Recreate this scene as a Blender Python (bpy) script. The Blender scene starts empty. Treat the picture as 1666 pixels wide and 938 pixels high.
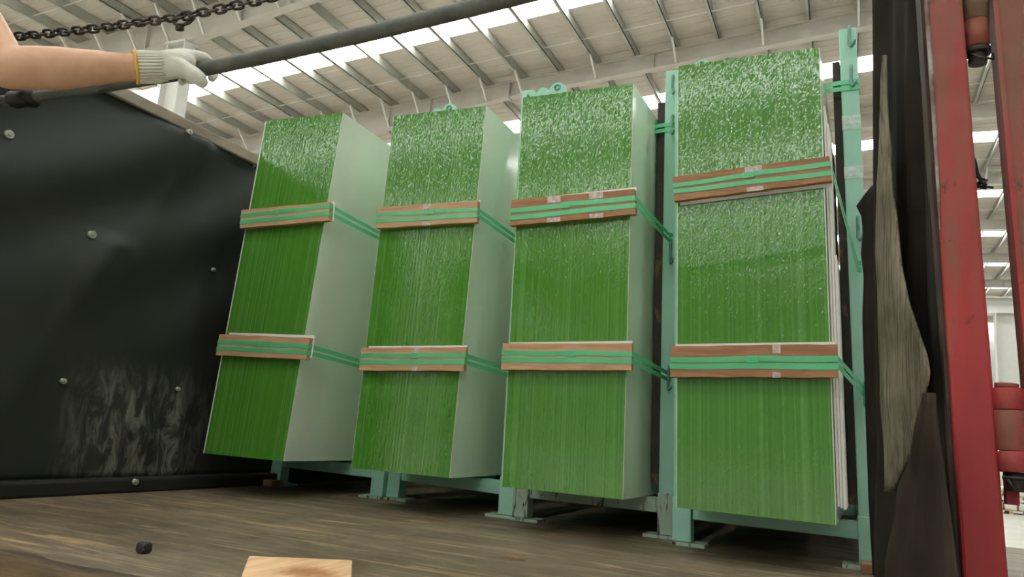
import bpy, bmesh, math, random
from mathutils import Vector, Matrix, noise
random.seed(7)
sc = bpy.context.scene
COL = sc.collection

# ------------------------------------------------------------------ camera
F_PX = 1251.23
CAM = Vector((0.0, 0.0, 0.3631))
RA = Vector((0.91603, 0.39437, 0.07279)).normalized()
FA = Vector((-0.3996, 0.89866, 0.18006)).normalized()
UA = RA.cross(FA).normalized()
cd = bpy.data.cameras.new('camera'); cam = bpy.data.objects.new('camera', cd); COL.objects.link(cam)
cd.sensor_fit = 'HORIZONTAL'; cd.sensor_width = 36.0; cd.lens = F_PX / 1666 * 36
cd.clip_start = 0.02; cd.clip_end = 300
mw = Matrix((RA, UA, -FA)).transposed().to_4x4(); mw.translation = CAM
cam.matrix_world = mw
sc.camera = cam

# ------------------------------------------------------------------ world and exposure
w = bpy.data.worlds.new('world'); sc.world = w; w.use_nodes = True
bg = w.node_tree.nodes['Background']; bg.inputs[0].default_value = (0.80, 0.83, 0.84, 1); bg.inputs[1].default_value = 0.35
SKYLIGHT = 13.0
sc.view_settings.view_transform = 'Standard'; sc.view_settings.look = 'None'
sc.view_settings.exposure = 0.0; sc.view_settings.gamma = 1.0; sc.view_settings.use_curve_mapping = False
sc.cycles.use_denoising = True; sc.cycles.denoising_prefilter = 'FAST'
sc.cycles.max_bounces = 10; sc.cycles.diffuse_bounces = 6; sc.cycles.glossy_bounces = 4
sc.cycles.sample_clamp_indirect = 6.0

# ------------------------------------------------------------------ survey helpers (a point where a sight line meets a known plane)
def ray(x, y): return FA + RA * ((x - 833) / F_PX) - UA * ((y - 469) / F_PX)
def at(x, y, ax, v):
    r = ray(x, y); return CAM + r * ((v - CAM[ax]) / r[ax])
def dep(x, y, d): return CAM + ray(x, y) * d
def onplane(x, y, p, n):
    r = ray(x, y); return CAM + r * ((Vector(p) - CAM).dot(n) / r.dot(n))
def px(P):
    q = Vector(P) - CAM; z = q.dot(FA); return (833 + F_PX * q.dot(RA) / z, 469 - F_PX * q.dot(UA) / z)

# ------------------------------------------------------------------ object helpers
def empty(name, loc, label=None, cat=None, group=None, kind=None):
    o = bpy.data.objects.new(name, None); COL.objects.link(o); o.location = loc; o.empty_display_size = .1
    return tag(o, label, cat, group, kind)
def tag(o, label=None, cat=None, group=None, kind=None):
    for k, v in (('label', label), ('category', cat), ('group', group), ('kind', kind)):
        if v: o[k] = v
    return o
class MB:
    def __init__(s): s.v = []; s.f = []; s.sm = []
    def add(s, vs, fs, smooth=False):
        n = len(s.v); s.v += [Vector(p) for p in vs]; s.f += [tuple(i + n for i in f) for f in fs]; s.sm += [smooth] * len(fs); return s
    def hexa(s, c):   # 8 corners: bottom ring 4, top ring 4
        return s.add(c, [(3,2,1,0),(4,5,6,7),(0,1,5,4),(1,2,6,5),(2,3,7,6),(3,0,4,7)])
    def obox(s, o, a, b, c):   # corner and three edge vectors
        o, a, b, c = map(Vector, (o, a, b, c))
        if a.cross(b).dot(c) < 0: o = o + a; a = -a
        return s.hexa([o, o+a, o+a+b, o+b, o+c, o+a+c, o+a+b+c, o+b+c])
    def box(s, x0, x1, y0, y1, z0, z1): return s.obox((x0,y0,z0), (x1-x0,0,0), (0,y1-y0,0), (0,0,z1-z0))
    def tube(s, pts, r, n=10, cap=True, closed=False, sq=1.0):
        pts = [Vector(p) for p in pts]; m = len(pts)
        rs = r if isinstance(r, (list, tuple)) else [r] * m
        t0 = (pts[1] - pts[0]).normalized()
        ref = Vector((0,0,1)) if abs(t0.z) < .9 else Vector((1,0,0))
        u = t0.cross(ref).normalized(); vs = []
        for i, p in enumerate(pts):
            if closed: t = (pts[(i+1) % m] - pts[i-1]).normalized()
            else: t = (pts[min(i+1, m-1)] - pts[max(i-1, 0)]).normalized()
            u = (u - t * u.dot(t)).normalized(); v = t.cross(u)
            for k in range(n):
                a = 2*math.pi*k/n; vs.append(p + u * (math.cos(a) * rs[i]) + v * (math.sin(a) * rs[i] * sq))
        fs = []
        for i in range(m if closed else m-1):
            for k in range(n):
                a = i*n+k; b = i*n+(k+1) % n; j = ((i+1) % m)*n
                fs.append((a, b, j+(k+1) % n, j+k))
        s.add(vs, fs, True)
        if cap and not closed:
            b = len(s.v) - m*n
            s.f += [tuple(b+k for k in reversed(range(n))), tuple(b+(m-1)*n+k for k in range(n))]; s.sm += [False, False]
        return s
    def cyl(s, a, b, r, n=20): return s.tube([a, b], r, n)
    def sheet(s, grid, th):   # grid[i][j] of points, thickened along its normal
        ni, nj = len(grid), len(grid[0]); g = [[Vector(p) for p in row] for row in grid]
        nor = []
        for i in range(ni):
            for j in range(nj):
                a = g[min(i+1, ni-1)][j] - g[max(i-1, 0)][j]; b = g[i][min(j+1, nj-1)] - g[i][max(j-1, 0)]
                q = a.cross(b); nor.append(q.normalized() if q.length > 1e-12 else Vector((0,0,1)))
        top = [g[i][j] + nor[i*nj+j]*(th/2) for i in range(ni) for j in range(nj)]
        bot = [g[i][j] - nor[i*nj+j]*(th/2) for i in range(ni) for j in range(nj)]
        N = ni*nj; fs = []
        for i in range(ni-1):
            for j in range(nj-1):
                a = i*nj+j; fs += [(a, a+nj, a+nj+1, a+1), (N+a, N+a+1, N+a+nj+1, N+a+nj)]
        ed = [(i*nj, (i+1)*nj) for i in range(ni-1)] + [((i+1)*nj+nj-1, i*nj+nj-1) for i in range(ni-1)]
        ed += [(j+1, j) for j in range(nj-1)] + [((ni-1)*nj+j, (ni-1)*nj+j+1) for j in range(nj-1)]
        fs += [(a, N+a, N+b, b) for a, b in ed]
        return s.add(top + bot, fs, True)
    def poly(s, outline, d):   # outline of points, extruded by the vector d
        n = len(outline); o = [Vector(p) for p in outline]; d = Vector(d)
        return s.add(o + [p + d for p in o], [tuple(range(n)), tuple(reversed(range(n, 2*n)))] + [(i, i+n, (i+1) % n+n, (i+1) % n) for i in range(n)])
    def build(s, name, m, parent=None, bevel=0, origin=None, kind=None, label=None, cat=None, group=None, fixn=True):
        if parent is not None: org = Vector(parent_world(parent))
        elif origin is not None: org = Vector(origin)
        else:
            xs = [p.x for p in s.v]; ys = [p.y for p in s.v]; zs = [p.z for p in s.v]
            org = Vector(((min(xs)+max(xs))/2, (min(ys)+max(ys))/2, min(zs)))
        me = bpy.data.meshes.new(name); me.from_pydata([p - org for p in s.v], [], s.f)
        for p, k in zip(me.polygons, s.sm): p.use_smooth = k
        if fixn:
            bm = bmesh.new(); bm.from_mesh(me); bmesh.ops.recalc_face_normals(bm, faces=bm.faces); bm.to_mesh(me); bm.free()
        me.materials.append(m); me.validate()
        o = bpy.data.objects.new(name, me); COL.objects.link(o)
        if parent is not None: o.parent = parent
        else: o.location = org
        if bevel:
            b = o.modifiers.new('bevel', 'BEVEL'); b.width = bevel; b.segments = 2; b.limit_method = 'ANGLE'; b.angle_limit = .6
        return tag(o, label, cat, group, kind)
def parent_world(o):
    v = Vector(o.location)
    while o.parent: o = o.parent; v = v + Vector(o.location)
    return v

# ------------------------------------------------------------------ material helpers
def rgb(h, k=1.0):
    h = h.lstrip('#'); r = [int(h[i:i+2], 16)/255 for i in (0, 2, 4)]
    return tuple(k*(c/12.92 if c <= .04045 else ((c+.055)/1.055)**2.4) for c in r) + (1,)
class NT:
    def __init__(s, name):
        s.m = bpy.data.materials.new(name); s.m.use_nodes = True; s.t = s.m.node_tree; s.b = s.t.nodes['Principled BSDF']
        s.tc = s.n('ShaderNodeTexCoord')
    def n(s, t, **k):
        o = s.t.nodes.new(t)
        for a, b in k.items(): setattr(o, a, b)
        return o
    def l(s, a, b): s.t.links.new(a, b)
    def coords(s, sc_=(1,1,1), rot=(0,0,0), loc=(0,0,0)):
        m = s.n('ShaderNodeMapping'); m.inputs['Scale'].default_value = sc_; m.inputs['Rotation'].default_value = rot; m.inputs['Location'].default_value = loc
        s.l(s.tc.outputs['Object'], m.inputs[0]); return m.outputs[0]
    def noise(s, scale, sc_=(1,1,1), detail=4, rough=.6, rot=(0,0,0), dist=0, loc=(0,0,0)):
        o = s.n('ShaderNodeTexNoise'); o.inputs['Scale'].default_value = scale; o.inputs['Detail'].default_value = detail
        o.inputs['Roughness'].default_value = rough; o.inputs['Distortion'].default_value = dist
        s.l(s.coords(sc_, rot, loc), o.inputs['Vector']); return o.outputs['Fac']
    def ramp(s, fac, stops):
        o = s.n('ShaderNodeValToRGB'); e = o.color_ramp.elements
        while len(e) < len(stops): e.new(.5)
        for q, (p, c) in zip(e, stops):
            q.position = p; q.color = c if isinstance(c, tuple) else (c, c, c, 1)
        s.l(fac, o.inputs[0]); return o.outputs[0]
    def mix(s, fac, a, b, mode='MIX'):
        o = s.n('ShaderNodeMix', data_type='RGBA', blend_type=mode)
        for sock, v in ((o.inputs[0], fac), (o.inputs[6], a), (o.inputs[7], b)):
            if hasattr(v, 'links'): s.l(v, sock)
            else: sock.default_value = v
        return o.outputs[2]
    def math(s, op, a, b=None):
        o = s.n('ShaderNodeMath', operation=op)
        for i, v in enumerate((a, b)):
            if v is None: continue
            if hasattr(v, 'links'): s.l(v, o.inputs[i])
            else: o.inputs[i].default_value = v
        return o.outputs[0]
    def bump(s, h, strength=.3, dist=.01, normal=None):
        o = s.n('ShaderNodeBump'); o.inputs['Strength'].default_value = strength; o.inputs['Distance'].default_value = dist
        s.l(h, o.inputs['Height'])
        if normal is not None: s.l(normal, o.inputs['Normal'])
        s.l(o.outputs[0], s.b.inputs['Normal']); return o.outputs[0]
    def set(s, **k):
        for a, v in k.items():
            i = s.b.inputs[{'color': 'Base Color', 'rough': 'Roughness', 'metal': 'Metallic', 'spec': 'Specular IOR Level', 'sheen': 'Sheen Weight', 'sss': 'Subsurface Weight'}[a]]
            if hasattr(v, 'links'): s.l(v, i)
            else: i.default_value = v
        return s.m
def plain(name, a, b, scale=8, rough=.6, metal=0, stretch=(1,1,1), bump=0, bscale=60, spec=.5, lo=.35, hi=.65, dist=.004, detail=5):
    t = NT(name); f = t.noise(scale, stretch, detail)
    if bump: t.bump(t.noise(bscale, stretch, 3), bump, dist)
    return t.set(color=t.ramp(f, [(lo, a), (hi, b)]), rough=rough, metal=metal, spec=spec)
def worn(name, base, base2, rust, amount, scale=9, rough=.5, stretch=(1,1,1), bump=.25, spec=.5):
    t = NT(name); c = t.ramp(t.noise(3, stretch, 3), [(.35, base), (.65, base2)])
    k = t.noise(scale, stretch, 8, .7, dist=.4)
    m = t.ramp(k, [(amount, 0.0), (amount + .06, 1.0)])
    t.bump(t.mix(.3, m, t.noise(90, (1,1,1), 2)), bump, .003)
    return t.set(color=t.mix(m, c, rust), rough=t.ramp(m, [(0, rough), (1, .85)]), spec=spec)

def glass_edge_mat():
    t = NT('glass_edges'); g = t.n('ShaderNodeNewGeometry')
    r = g.outputs['Random Per Island']
    c = t.ramp(r, [(0, (.062,.215,.022,1)), (.5, (.072,.238,.028,1)), (.88, (.088,.262,.038,1)), (1, (.11,.29,.06,1))])
    return t.set(color=c, rough=.085, spec=.75)
M = {}
M['glass_edge'] = glass_edge_mat()
def pane_mat():
    t = NT('frosted_pane'); t.bump(t.noise(3, (1,1,.4), 2), .04, .02)
    return t.set(color=(.66,.755,.60,1), rough=.13, spec=.6)
M['pane'] = pane_mat()
M['mint'] = worn('mint_paint', (.29,.58,.44,1), (.35,.64,.50,1), (.07,.09,.06,1), .67, 14, .42, (1,1,1))
M['mint_worn'] = worn('weathered_mint_paint', (.33,.44,.34,1), (.40,.50,.40,1), (.05,.045,.03,1), .56, 16, .6, (2,2,.35))
M['lining'] = worn('stained_lining', (.030,.024,.018,1), (.05,.038,.026,1), (.16,.10,.055,1), .56, 12, .75, (1,1,.7))
M['hook'] = plain('green_hook_steel', (.06,.17,.12,1), (.14,.32,.24,1), 25, .45)
def wood(name, a, b, knot, axis=0, rough=.7, s=14):
    t = NT(name); st = [10, 10, 10]; st[axis] = .9
    f = t.noise(s*.35, tuple(st), 6, .65, dist=.6); k = t.noise(5, (1,1,1), 4)
    c = t.ramp(f, [(.3, a), (.7, b)]); m = t.ramp(k, [(.58, 0.0), (.72, .85)])
    t.bump(f, .35, .004)
    return t.set(color=t.mix(m, c, knot), rough=rough, spec=.25)
M['batten'] = wood('batten_pine', (.42,.23,.125,1), (.62,.38,.22,1), (.24,.11,.05,1))
M['batten_dark'] = wood('batten_red_brown', (.27,.125,.062,1), (.44,.23,.12,1), (.13,.055,.026,1))
def plank_mat():
    t = NT('fresh_plank'); f = t.noise(5, (10,.9,10), 6, .65, dist=.6); c = t.ramp(f, [(.3, (.50,.30,.155,1)), (.7, (.74,.50,.29,1))])
    d_ = t.n('ShaderNodeVectorMath', operation='DISTANCE'); d_.inputs[1].default_value = (-.01, .075, .032); t.l(t.coords((1,1,1)), d_.inputs[0])
    k = t.math('ADD', d_.outputs['Value'], t.math('MULTIPLY', t.math('SUBTRACT', t.noise(22, (1,.5,1), 5, .7), .5), .14))
    m = t.ramp(k, [(.0, .9), (.035, .8), (.075, 0.0)])
    t.bump(f, .35, .004); return t.set(color=t.mix(m, c, (.30,.11,.04,1)), rough=.7, spec=.25)
M['plank'] = plank_mat()
M['block'] = wood('block_wood', (.23,.12,.06,1), (.36,.21,.11,1), (.13,.06,.03,1))
M['strap'] = plain('green_plastic', (.07,.46,.19,1), (.10,.55,.25,1), 5, .3, stretch=(1,1,1), spec=.6)
M['tape'] = plain('crumpled_tape', (.42,.30,.26,1), (.62,.52,.48,1), 60, .3, bump=.6, bscale=160)
M['foam'] = plain('white_foam', (.70,.69,.64,1), (.80,.79,.75,1), 6, .8)
M['board'] = plain('white_board', (.82,.80,.74,1), (.88,.86,.80,1), 5, .7)
M['clear'] = plain('clear_tape', (.33,.50,.40,1), (.52,.66,.57,1), 50, .15, bump=.8, bscale=70, spec=.9)

def tarp_mat():
    t = NT('black_tarpaulin')
    base = t.ramp(t.noise(2.2, (1,1,1), 5), [(.3, (.020,.022,.018,1)), (.7, (.032,.034,.028,1))])
    # chalky scuff low down near the load (object space: y along the wall, z up)
    sp = t.n('ShaderNodeSeparateXYZ'); t.l(t.tc.outputs['Object'], sp.inputs[0])
    def bell(sock, c, wd):
        d_ = t.math('ABSOLUTE', t.math('DIVIDE', t.math('SUBTRACT', sock, c), wd)); return t.math('SUBTRACT', 1.0, t.math('MINIMUM', d_, 1.0))
    by = bell(sp.outputs[1], 2.42, .42); bz = bell(sp.outputs[2], .22, .33)
    area = t.math('MULTIPLY', t.ramp(by, [(0, 0.0), (.55, 1.0)]), t.ramp(bz, [(0, 0.0), (.6, 1.0)]))
    nz = t.noise(7, (1,2.4,.8), 8, .72, dist=.8)
    m = t.math('MULTIPLY', area, t.ramp(nz, [(.46, 0.0), (.62, .9)]))
    t.bump(t.noise(5, (1,1,1), 4), .12, .02)
    return t.set(color=t.mix(m, base, (.20,.20,.165,1)), rough=.62, spec=.35)
M['tarp'] = tarp_mat()
M['rail'] = plain('weathered_top_rail', (.22,.18,.13,1), (.36,.31,.24,1), 9, .8, stretch=(1,.5,1), bump=.3)
M['black_trim'] = plain('black_rubber_skirt', (.008,.008,.007,1), (.014,.013,.012,1), 8, .7)
M['bolt'] = plain('zinc_washer', (.42,.42,.36,1), (.6,.6,.52,1), 30, .4, .6)
def bed_mat():
    t = NT('scuffed_bed_plywood')
    base = t.ramp(t.noise(3.2, (1,1,1), 7, .65), [(.3, (.088,.065,.040,1)), (.7, (.175,.135,.086,1))])
    s1 = t.noise(1.6, (1.2,13,1), 6, .72, rot=(0,0,.12), dist=.9); s2 = t.noise(1.3, (1,17,1), 5, .7, rot=(0,0,-.22), dist=1.2, loc=(3,1,0))
    m1 = t.ramp(s1, [(.545, 0.0), (.60, .8)]); m2 = t.ramp(s2, [(.57, 0.0), (.62, .8)])
    c = t.mix(m1, base, (.26,.205,.135,1)); c = t.mix(m2, c, (.38,.25,.12,1))
    d_ = t.ramp(t.noise(24, (1,1,1), 5, .7), [(.62, 0.0), (.72, .6)])
    c = t.mix(d_, c, (.035,.027,.02,1))
    t.bump(t.noise(60, (1,3,1), 4), .18, .003)
    return t.set(color=c, rough=t.ramp(t.noise(5, (1,3,1), 4), [(.3, .42), (.7, .7)]), spec=.4)
M['bed'] = bed_mat()
M['bed_edge'] = plain('bed_edge_wood', (.022,.013,.006,1), (.13,.08,.035,1), 7, .85, stretch=(.4,3,3), bump=.6, bscale=25, dist=.01)
def red_mat(name, a, b, rust, k0, kz):
    t = NT(name); c = t.ramp(t.noise(6, (2,2,.5), 4), [(.3, a), (.7, b)])
    sp = t.n('ShaderNodeSeparateXYZ'); t.l(t.tc.outputs['Object'], sp.inputs[0])
    h = t.math('ADD', t.math('MULTIPLY', sp.outputs[2], kz), k0)      # more rust towards the top of the post
    n1 = t.noise(7, (2,2,.35), 9, .72, dist=.5)
    m = t.math('MULTIPLY', t.ramp(t.math('ADD', n1, h), [(.46, 0.0), (.66, 1.0)]), .8)
    m2 = t.ramp(t.noise(15, (1.5,1.5,1), 6, .7), [(.64, 0.0), (.70, 1.0)])
    c = t.mix(m, c, rust); c = t.mix(t.math('MULTIPLY', m2, .7), c, (.06,.03,.025,1))
    t.bump(t.noise(120, (1,1,1), 3), .25, .002)
    return t.set(color=c, rough=.55, spec=.35)
M['red'] = red_mat('red_paint', (.27,.024,.026,1), (.33,.03,.03,1), (.20,.085,.055,1), -.10, .16)
M['red_pale'] = red_mat('faded_red_paint', (.24,.035,.03,1), (.28,.055,.04,1), (.15,.08,.045,1), .0, .08)
M['chip'] = plain('bare_grey_edge', (.13,.07,.055,1), (.29,.29,.26,1), 22, .6, stretch=(1,1,.45), bump=.4, lo=.42, hi=.60)
M['rust'] = plain('rusty_steel', (.09,.055,.035,1), (.22,.14,.09,1), 12, .75, .2, bump=.4)
M['side_rust'] = plain('dark_rusty_side', (.022,.015,.011,1), (.065,.042,.030,1), 12, .8, bump=.4)
M['dark_steel'] = plain('dark_oiled_steel', (.022,.020,.016,1), (.055,.046,.036,1), 18, .5, .5, bump=.3)
M['bar'] = plain('grey_painted_bar', (.060,.065,.052,1), (.105,.11,.09,1), 14, .55, .1, bump=.3, bscale=90)
def curtain_mat(name, a, b, fib, lo=.62):
    t = NT(name); f = t.noise(16, (9,9,.35), 6, .7); k = t.noise(4, (1,1,1), 4)
    c = t.ramp(k, [(.3, a), (.7, b)]); m = t.ramp(f, [(lo, 0.0), (lo+.14, .7)])
    t.bump(f, .35, .006); return t.set(color=t.mix(m, c, fib), rough=.9, spec=.2)
M['curtain'] = curtain_mat('dark_curtain_cloth', (.012,.010,.007,1), (.028,.022,.016,1), (.045,.036,.026,1))
M['flap'] = curtain_mat('brown_flap_cloth', (.018,.012,.008,1), (.044,.031,.022,1), (.07,.052,.038,1))
M['canvas'] = curtain_mat('frayed_canvas', (.10,.088,.058,1), (.30,.27,.195,1), (.03,.024,.014,1), .46)
M['ground'] = plain('warehouse_concrete', (.42,.40,.35,1), (.52,.50,.44,1), .5, .5)
def roof_mat():
    t = NT('roof_sheet')
    base = t.ramp(t.noise(.5, (1,1,1), 3), [(.3, (.53,.485,.42,1)), (.7, (.60,.55,.48,1))])
    # fine crosswise crease lines of the liner
    f = t.noise(5, (.12,7,1), 4, .6)
    t.bump(f, .4, .012)
    return t.set(color=t.mix(.25, base, t.ramp(f, [(.3, (.42,.38,.33,1)), (.7, (.66,.61,.54,1))])), rough=.7, spec=.3)
M['roof'] = roof_mat()
M['purlin'] = plain('grey_purlin_steel', (.40,.40,.35,1), (.48,.475,.42,1), 2, .42, .3)
M['rafter'] = plain('painted_rafter', (.50,.47,.42,1), (.56,.53,.47,1), 1.5, .5)
M['column'] = plain('painted_column', (.62,.62,.58,1), (.68,.68,.63,1), 1.5, .5)
M['hallwall'] = plain('pale_wall_sheet', (.60,.60,.55,1), (.66,.65,.60,1), 1.2, .6)
def glow(name, c, s):
    t = NT(name); t.b.inputs['Emission Color'].default_value = c; t.b.inputs['Emission Strength'].default_value = s
    return t.set(color=(.8,.8,.8,1), rough=.5)
M['skylight'] = glow('daylit_skylight', (.97,1.0,.96,1), SKYLIGHT)
M['skin'] = plain('skin', (.52,.275,.16,1), (.60,.345,.21,1), 14, .5, bump=.08, bscale=220, dist=.002)
M['glove'] = plain('cotton_glove', (.55,.54,.45,1), (.70,.69,.60,1), 18, .95, bump=.4, bscale=240, dist=.002)
M['yellow'] = plain('yellow_hem', (.62,.36,.03,1), (.72,.45,.06,1), 40, .9)
M['shirt'] = plain('dark_shirt', (.03,.033,.04,1), (.045,.05,.06,1), 8, .9)
M['trousers'] = plain('grey_trousers', (.06,.06,.065,1), (.09,.09,.095,1), 8, .9)
M['hair'] = plain('black_hair', (.012,.010,.009,1), (.02,.018,.016,1), 40, .6)
M['shoe'] = plain('black_shoe', (.015,.015,.015,1), (.03,.03,.03,1), 12, .5)
M['chainm'] = plain('oily_chain_steel', (.028,.022,.018,1), (.075,.058,.05,1), 30, .5, .5, bump=.3)
M['rubber'] = plain('black_rubber', (.008,.009,.009,1), (.018,.02,.02,1), 40, .6, bump=.5, bscale=90)
M['redfar'] = plain('red_machine_paint', (.55,.05,.05,1), (.62,.08,.07,1), 4, .5)
M['sack'] = plain('white_sack', (.62,.60,.54,1), (.74,.72,.66,1), 6, .8, bump=.4, bscale=10, dist=.03)
M['palletwood'] = plain('pallet_wood', (.42,.30,.18,1), (.58,.44,.28,1), 6, .8)

# ================================================================== THE HALL
ZR0, SL, RIDGE = 10.9, 0.08, 1.2
def zr(x): return ZR0 + SL * x if x <= RIDGE else ZR0 + SL * RIDGE - .02 * (x - RIDGE)
PX0, PXS = -1.871, 1.07; NL, NR = 23, 12
XL, XR = PX0 - NL*PXS, PX0 + NR*PXS
BAY = 6.24; SKY0 = 15.9; SKYW = .95; RAF0 = 18.38
YB, YF = -58.0, 66.0
nst0, nst1 = -11, 8
# roof sheet: flat runs between the skylight strips, with a raised joint every .62 m
ceil = empty('ceiling', (0, 0, 10.9), kind='structure')
def roof_sheet():
    b = MB(); xs = [XL, RIDGE, XR]
    edges = []
    strips = sorted((SKY0 + k*BAY - SKYW, SKY0 + k*BAY) for k in range(nst0, nst1+1))
    y = YB
    for a, c in strips + [(YF, YF)]:
        if c <= YB or y >= YF: continue
        if a > y:
            ys = [y]; q = y
            while q + .31 < min(a, YF) - .05:
                q += .31; ys.append(q)
            ys.append(min(a, YF))
            for y0, y1 in zip(ys, ys[1:]):
                for x0, x1 in zip(xs, xs[1:]):
                    b.add([(x0,y0,zr(x0)), (x0,y1,zr(x0)), (x1,y1,zr(x1)), (x1,y0,zr(x1))], [(0,1,2,3)])
                    for (u0, u1, dz) in ((y1-.03, y1-.02, .014), ):
                        b.add([(x0,u0-.015,zr(x0)), (x0,u0,zr(x0)-dz), (x0,u1,zr(x0)-dz), (x0,u1+.015,zr(x0)),
                               (x1,u0-.015,zr(x1)), (x1,u0,zr(x1)-dz), (x1,u1,zr(x1)-dz), (x1,u1+.015,zr(x1))], [(0,1,5,4),(1,2,6,5),(2,3,7,6)])
        y = c
    return b
roof_sheet().build('roof_sheet', M['roof'], ceil, fixn=False)
# purlins along Y
for i in range(-NL, NR+1):
    x = PX0 + i*PXS; z = zr(x)
    b = MB(); b.box(x-.010, x+.010, YB, YF, z-.25, z-.005); b.box(x-.075, x+.010, YB, YF, z-.25, z-.235); b.box(x-.075, x-.063, YB, YF, z-.235, z-.20); b.box(x-.075, x+.010, YB, YF, z-.02, z-.005)
    b.build('purlin', M['purlin'], ceil)
# skylight panels: one translucent sheet between each two purlins; the near strips singly
far = MB()
for k in range(nst0, nst1+1):
    y1 = SKY0 + k*BAY; y0 = y1 - SKYW
    if y0 > YF: continue
    for i in range(-NL, NR):
        x0 = PX0 + i*PXS + .02; x1 = x0 + PXS - .04
        ym = (y0+y1)/2
        def panel(bb):
            for a, c in ((y0, ym-.012), (ym+.012, y1)):
                bb.hexa([(x0,a,zr(x0)), (x1,a,zr(x1)), (x1,c,zr(x1)), (x0,c,zr(x0)), (x0,a,zr(x0)+.02), (x1,a,zr(x1)+.02), (x1,c,zr(x1)+.02), (x0,c,zr(x0)+.02)])
            bb.hexa([(x0,ym-.012,zr(x0)-.004), (x1,ym-.012,zr(x1)-.004), (x1,ym+.012,zr(x1)-.004), (x0,ym+.012,zr(x0)-.004)] + [(x0,ym-.012,zr(x0)+.02), (x1,ym-.012,zr(x1)+.02), (x1,ym+.012,zr(x1)+.02), (x0,ym+.012,zr(x0)+.02)]) if False else None
        if 0 <= k <= 3 and not (k > 1 and i < -12):
            bb = MB(); panel(bb); bb.build('skylight_panel', M['skylight'], ceil)
        else: panel(far)
far.build('skylight_panel', M['skylight'], ceil, kind='stuff')
# rafters across, I section, with flange braces up to every second purlin; sag rods
SPL = -8.7
def rd(x): return .43 if x >= SPL else .43 + (SPL - x)*.062 if x >= -14.05 else .76 + (x + 14.05)*.05
for k in range(-12, 8):
    y = RAF0 + k*BAY
    if y > YF: continue
    b = MB(); stops = [XL, -14.05, SPL, RIDGE, XR]
    for x0, x1 in zip(stops, stops[1:]):
        d0, d1 = rd(x0), rd(x1)
        for (ya, yb, za0, za1, zb0, zb1) in ((-.006, .006, -.255-d0, -.255-d1, -.255, -.255), (-.11, .11, -.255-d0-.016, -.255-d1-.016, -.255-d0, -.255-d1), (-.11, .11, -.27, -.27, -.252, -.252)):
            b.hexa([(x0,y+ya,zr(x0)+za0), (x1,y+ya,zr(x1)+za1), (x1,y+yb,zr(x1)+za1), (x0,y+yb,zr(x0)+za0), (x0,y+ya,zr(x0)+zb0), (x1,y+ya,zr(x1)+zb1), (x1,y+yb,zr(x1)+zb1), (x0,y+yb,zr(x0)+zb0)])
    for x in (XL+4, -15.5, -12.6, -11.2, -4.6, 4.2, 8.0):
        b.box(x-.008, x+.008, y-.10, y+.10, zr(x)-.25-rd(x), zr(x)-.26)
    raf = b.build('rafter', M['rafter'], ceil)
    if -2 <= k <= 3:
        c = MB(); c.box(SPL-.025, SPL+.025, y-.13, y+.13, zr(SPL)-.25-rd(SPL)-.07, zr(SPL)-.20)
        for q in range(6):
            for sg in (-1, 1): c.box(SPL-.05, SPL+.05, y+sg*.075-.014, y+sg*.075+.014, zr(SPL)-.30-q*.075, zr(SPL)-.272-q*.075)
        c.build('splice_plate', M['rafter'], raf)
        for i in range(-NL+1, NR):
            x = PX0 + i*PXS; z = zr(x)
            if x > SPL and i % 2: continue
            for sg in (-1, 1):
                c = MB(); c.obox((x-.03, y+sg*.66, z-.25), (.05,0,0), (0,-sg*.56,-rd(x)+.01), (0,.045,.03)); c.build('flange_brace', M['column'], raf)
    if -1 <= k <= 4:
        yy = y - 1.35
        c = MB(); c.tube([(XL, yy, zr(XL)-.2), (RIDGE, yy, zr(RIDGE)-.2), (XR, yy, zr(XR)-.2)], .013, 6); c.build('sag_rod', M['column'], ceil)
# columns under the rafters, and the low crane gantry further off
for k in range(-1, 6):
    y = RAF0 + k*BAY; x = -14.4; b = MB(); zt = zr(x) - .27 - rd(x)
    b.box(x-.29, x-.26, y-.16, y+.16, -1.05, zt); b.box(x+.26, x+.29, y-.16, y+.16, -1.05, zt); b.box(x-.26, x+.26, y-.012, y+.012, -1.05, zt)
    b.box(x-.32, x+.32, y-.19, y+.19, zt-.05, zt)
    b.build('trim_1', M['column'], kind='structure')
GY = 31.0
b = MB(); b.box(-3, 14, GY-.2, GY+.2, 5.55, 5.58); b.box(-3, 14, GY-.02, GY+.02, 5.58, 6.1); b.box(-3, 14, GY-.2, GY+.2, 6.1, 6.13)
gant = b.build('trim_2', M['column'], kind='structure')
for x in (-1.2, 5.08, 11.4):
    b = MB(); b.box(x-.40, x-.36, GY-.2, GY+.2, -1.05, 5.55); b.box(x+.36, x+.40, GY-.2, GY+.2, -1.05, 5.55); b.box(x-.36, x+.36, GY-.015, GY+.015, -1.05, 5.55); b.build('column', M['column'], gant)
    for q in range(3):
        z0_ = .2 + q*1.75
        for sg in (-1, 1): b = MB(); b.obox((x+.40, GY-.04, z0_ if sg > 0 else z0_+1.7), (1.5,0,sg*1.7), (0,.06,0), (.05,0,-.05)); b.build('brace', M['column'], gant)
b = MB(); b.box(XL-.5, XR+.5, YF, YF+.2, -1.05, 12.2); b.build('wall_back', M['hallwall'], kind='structure')
b = MB(); b.box(XL-.3, XL-.02, YB, YF, -1.05, 12.0); b.build('wall_hall', M['hallwall'], kind='structure')
b = MB(); b.box(XL-.5, XR+12, YB-4, YF+.4, -1.25, -1.05); b.build('ground', M['ground'], kind='structure')
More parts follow.
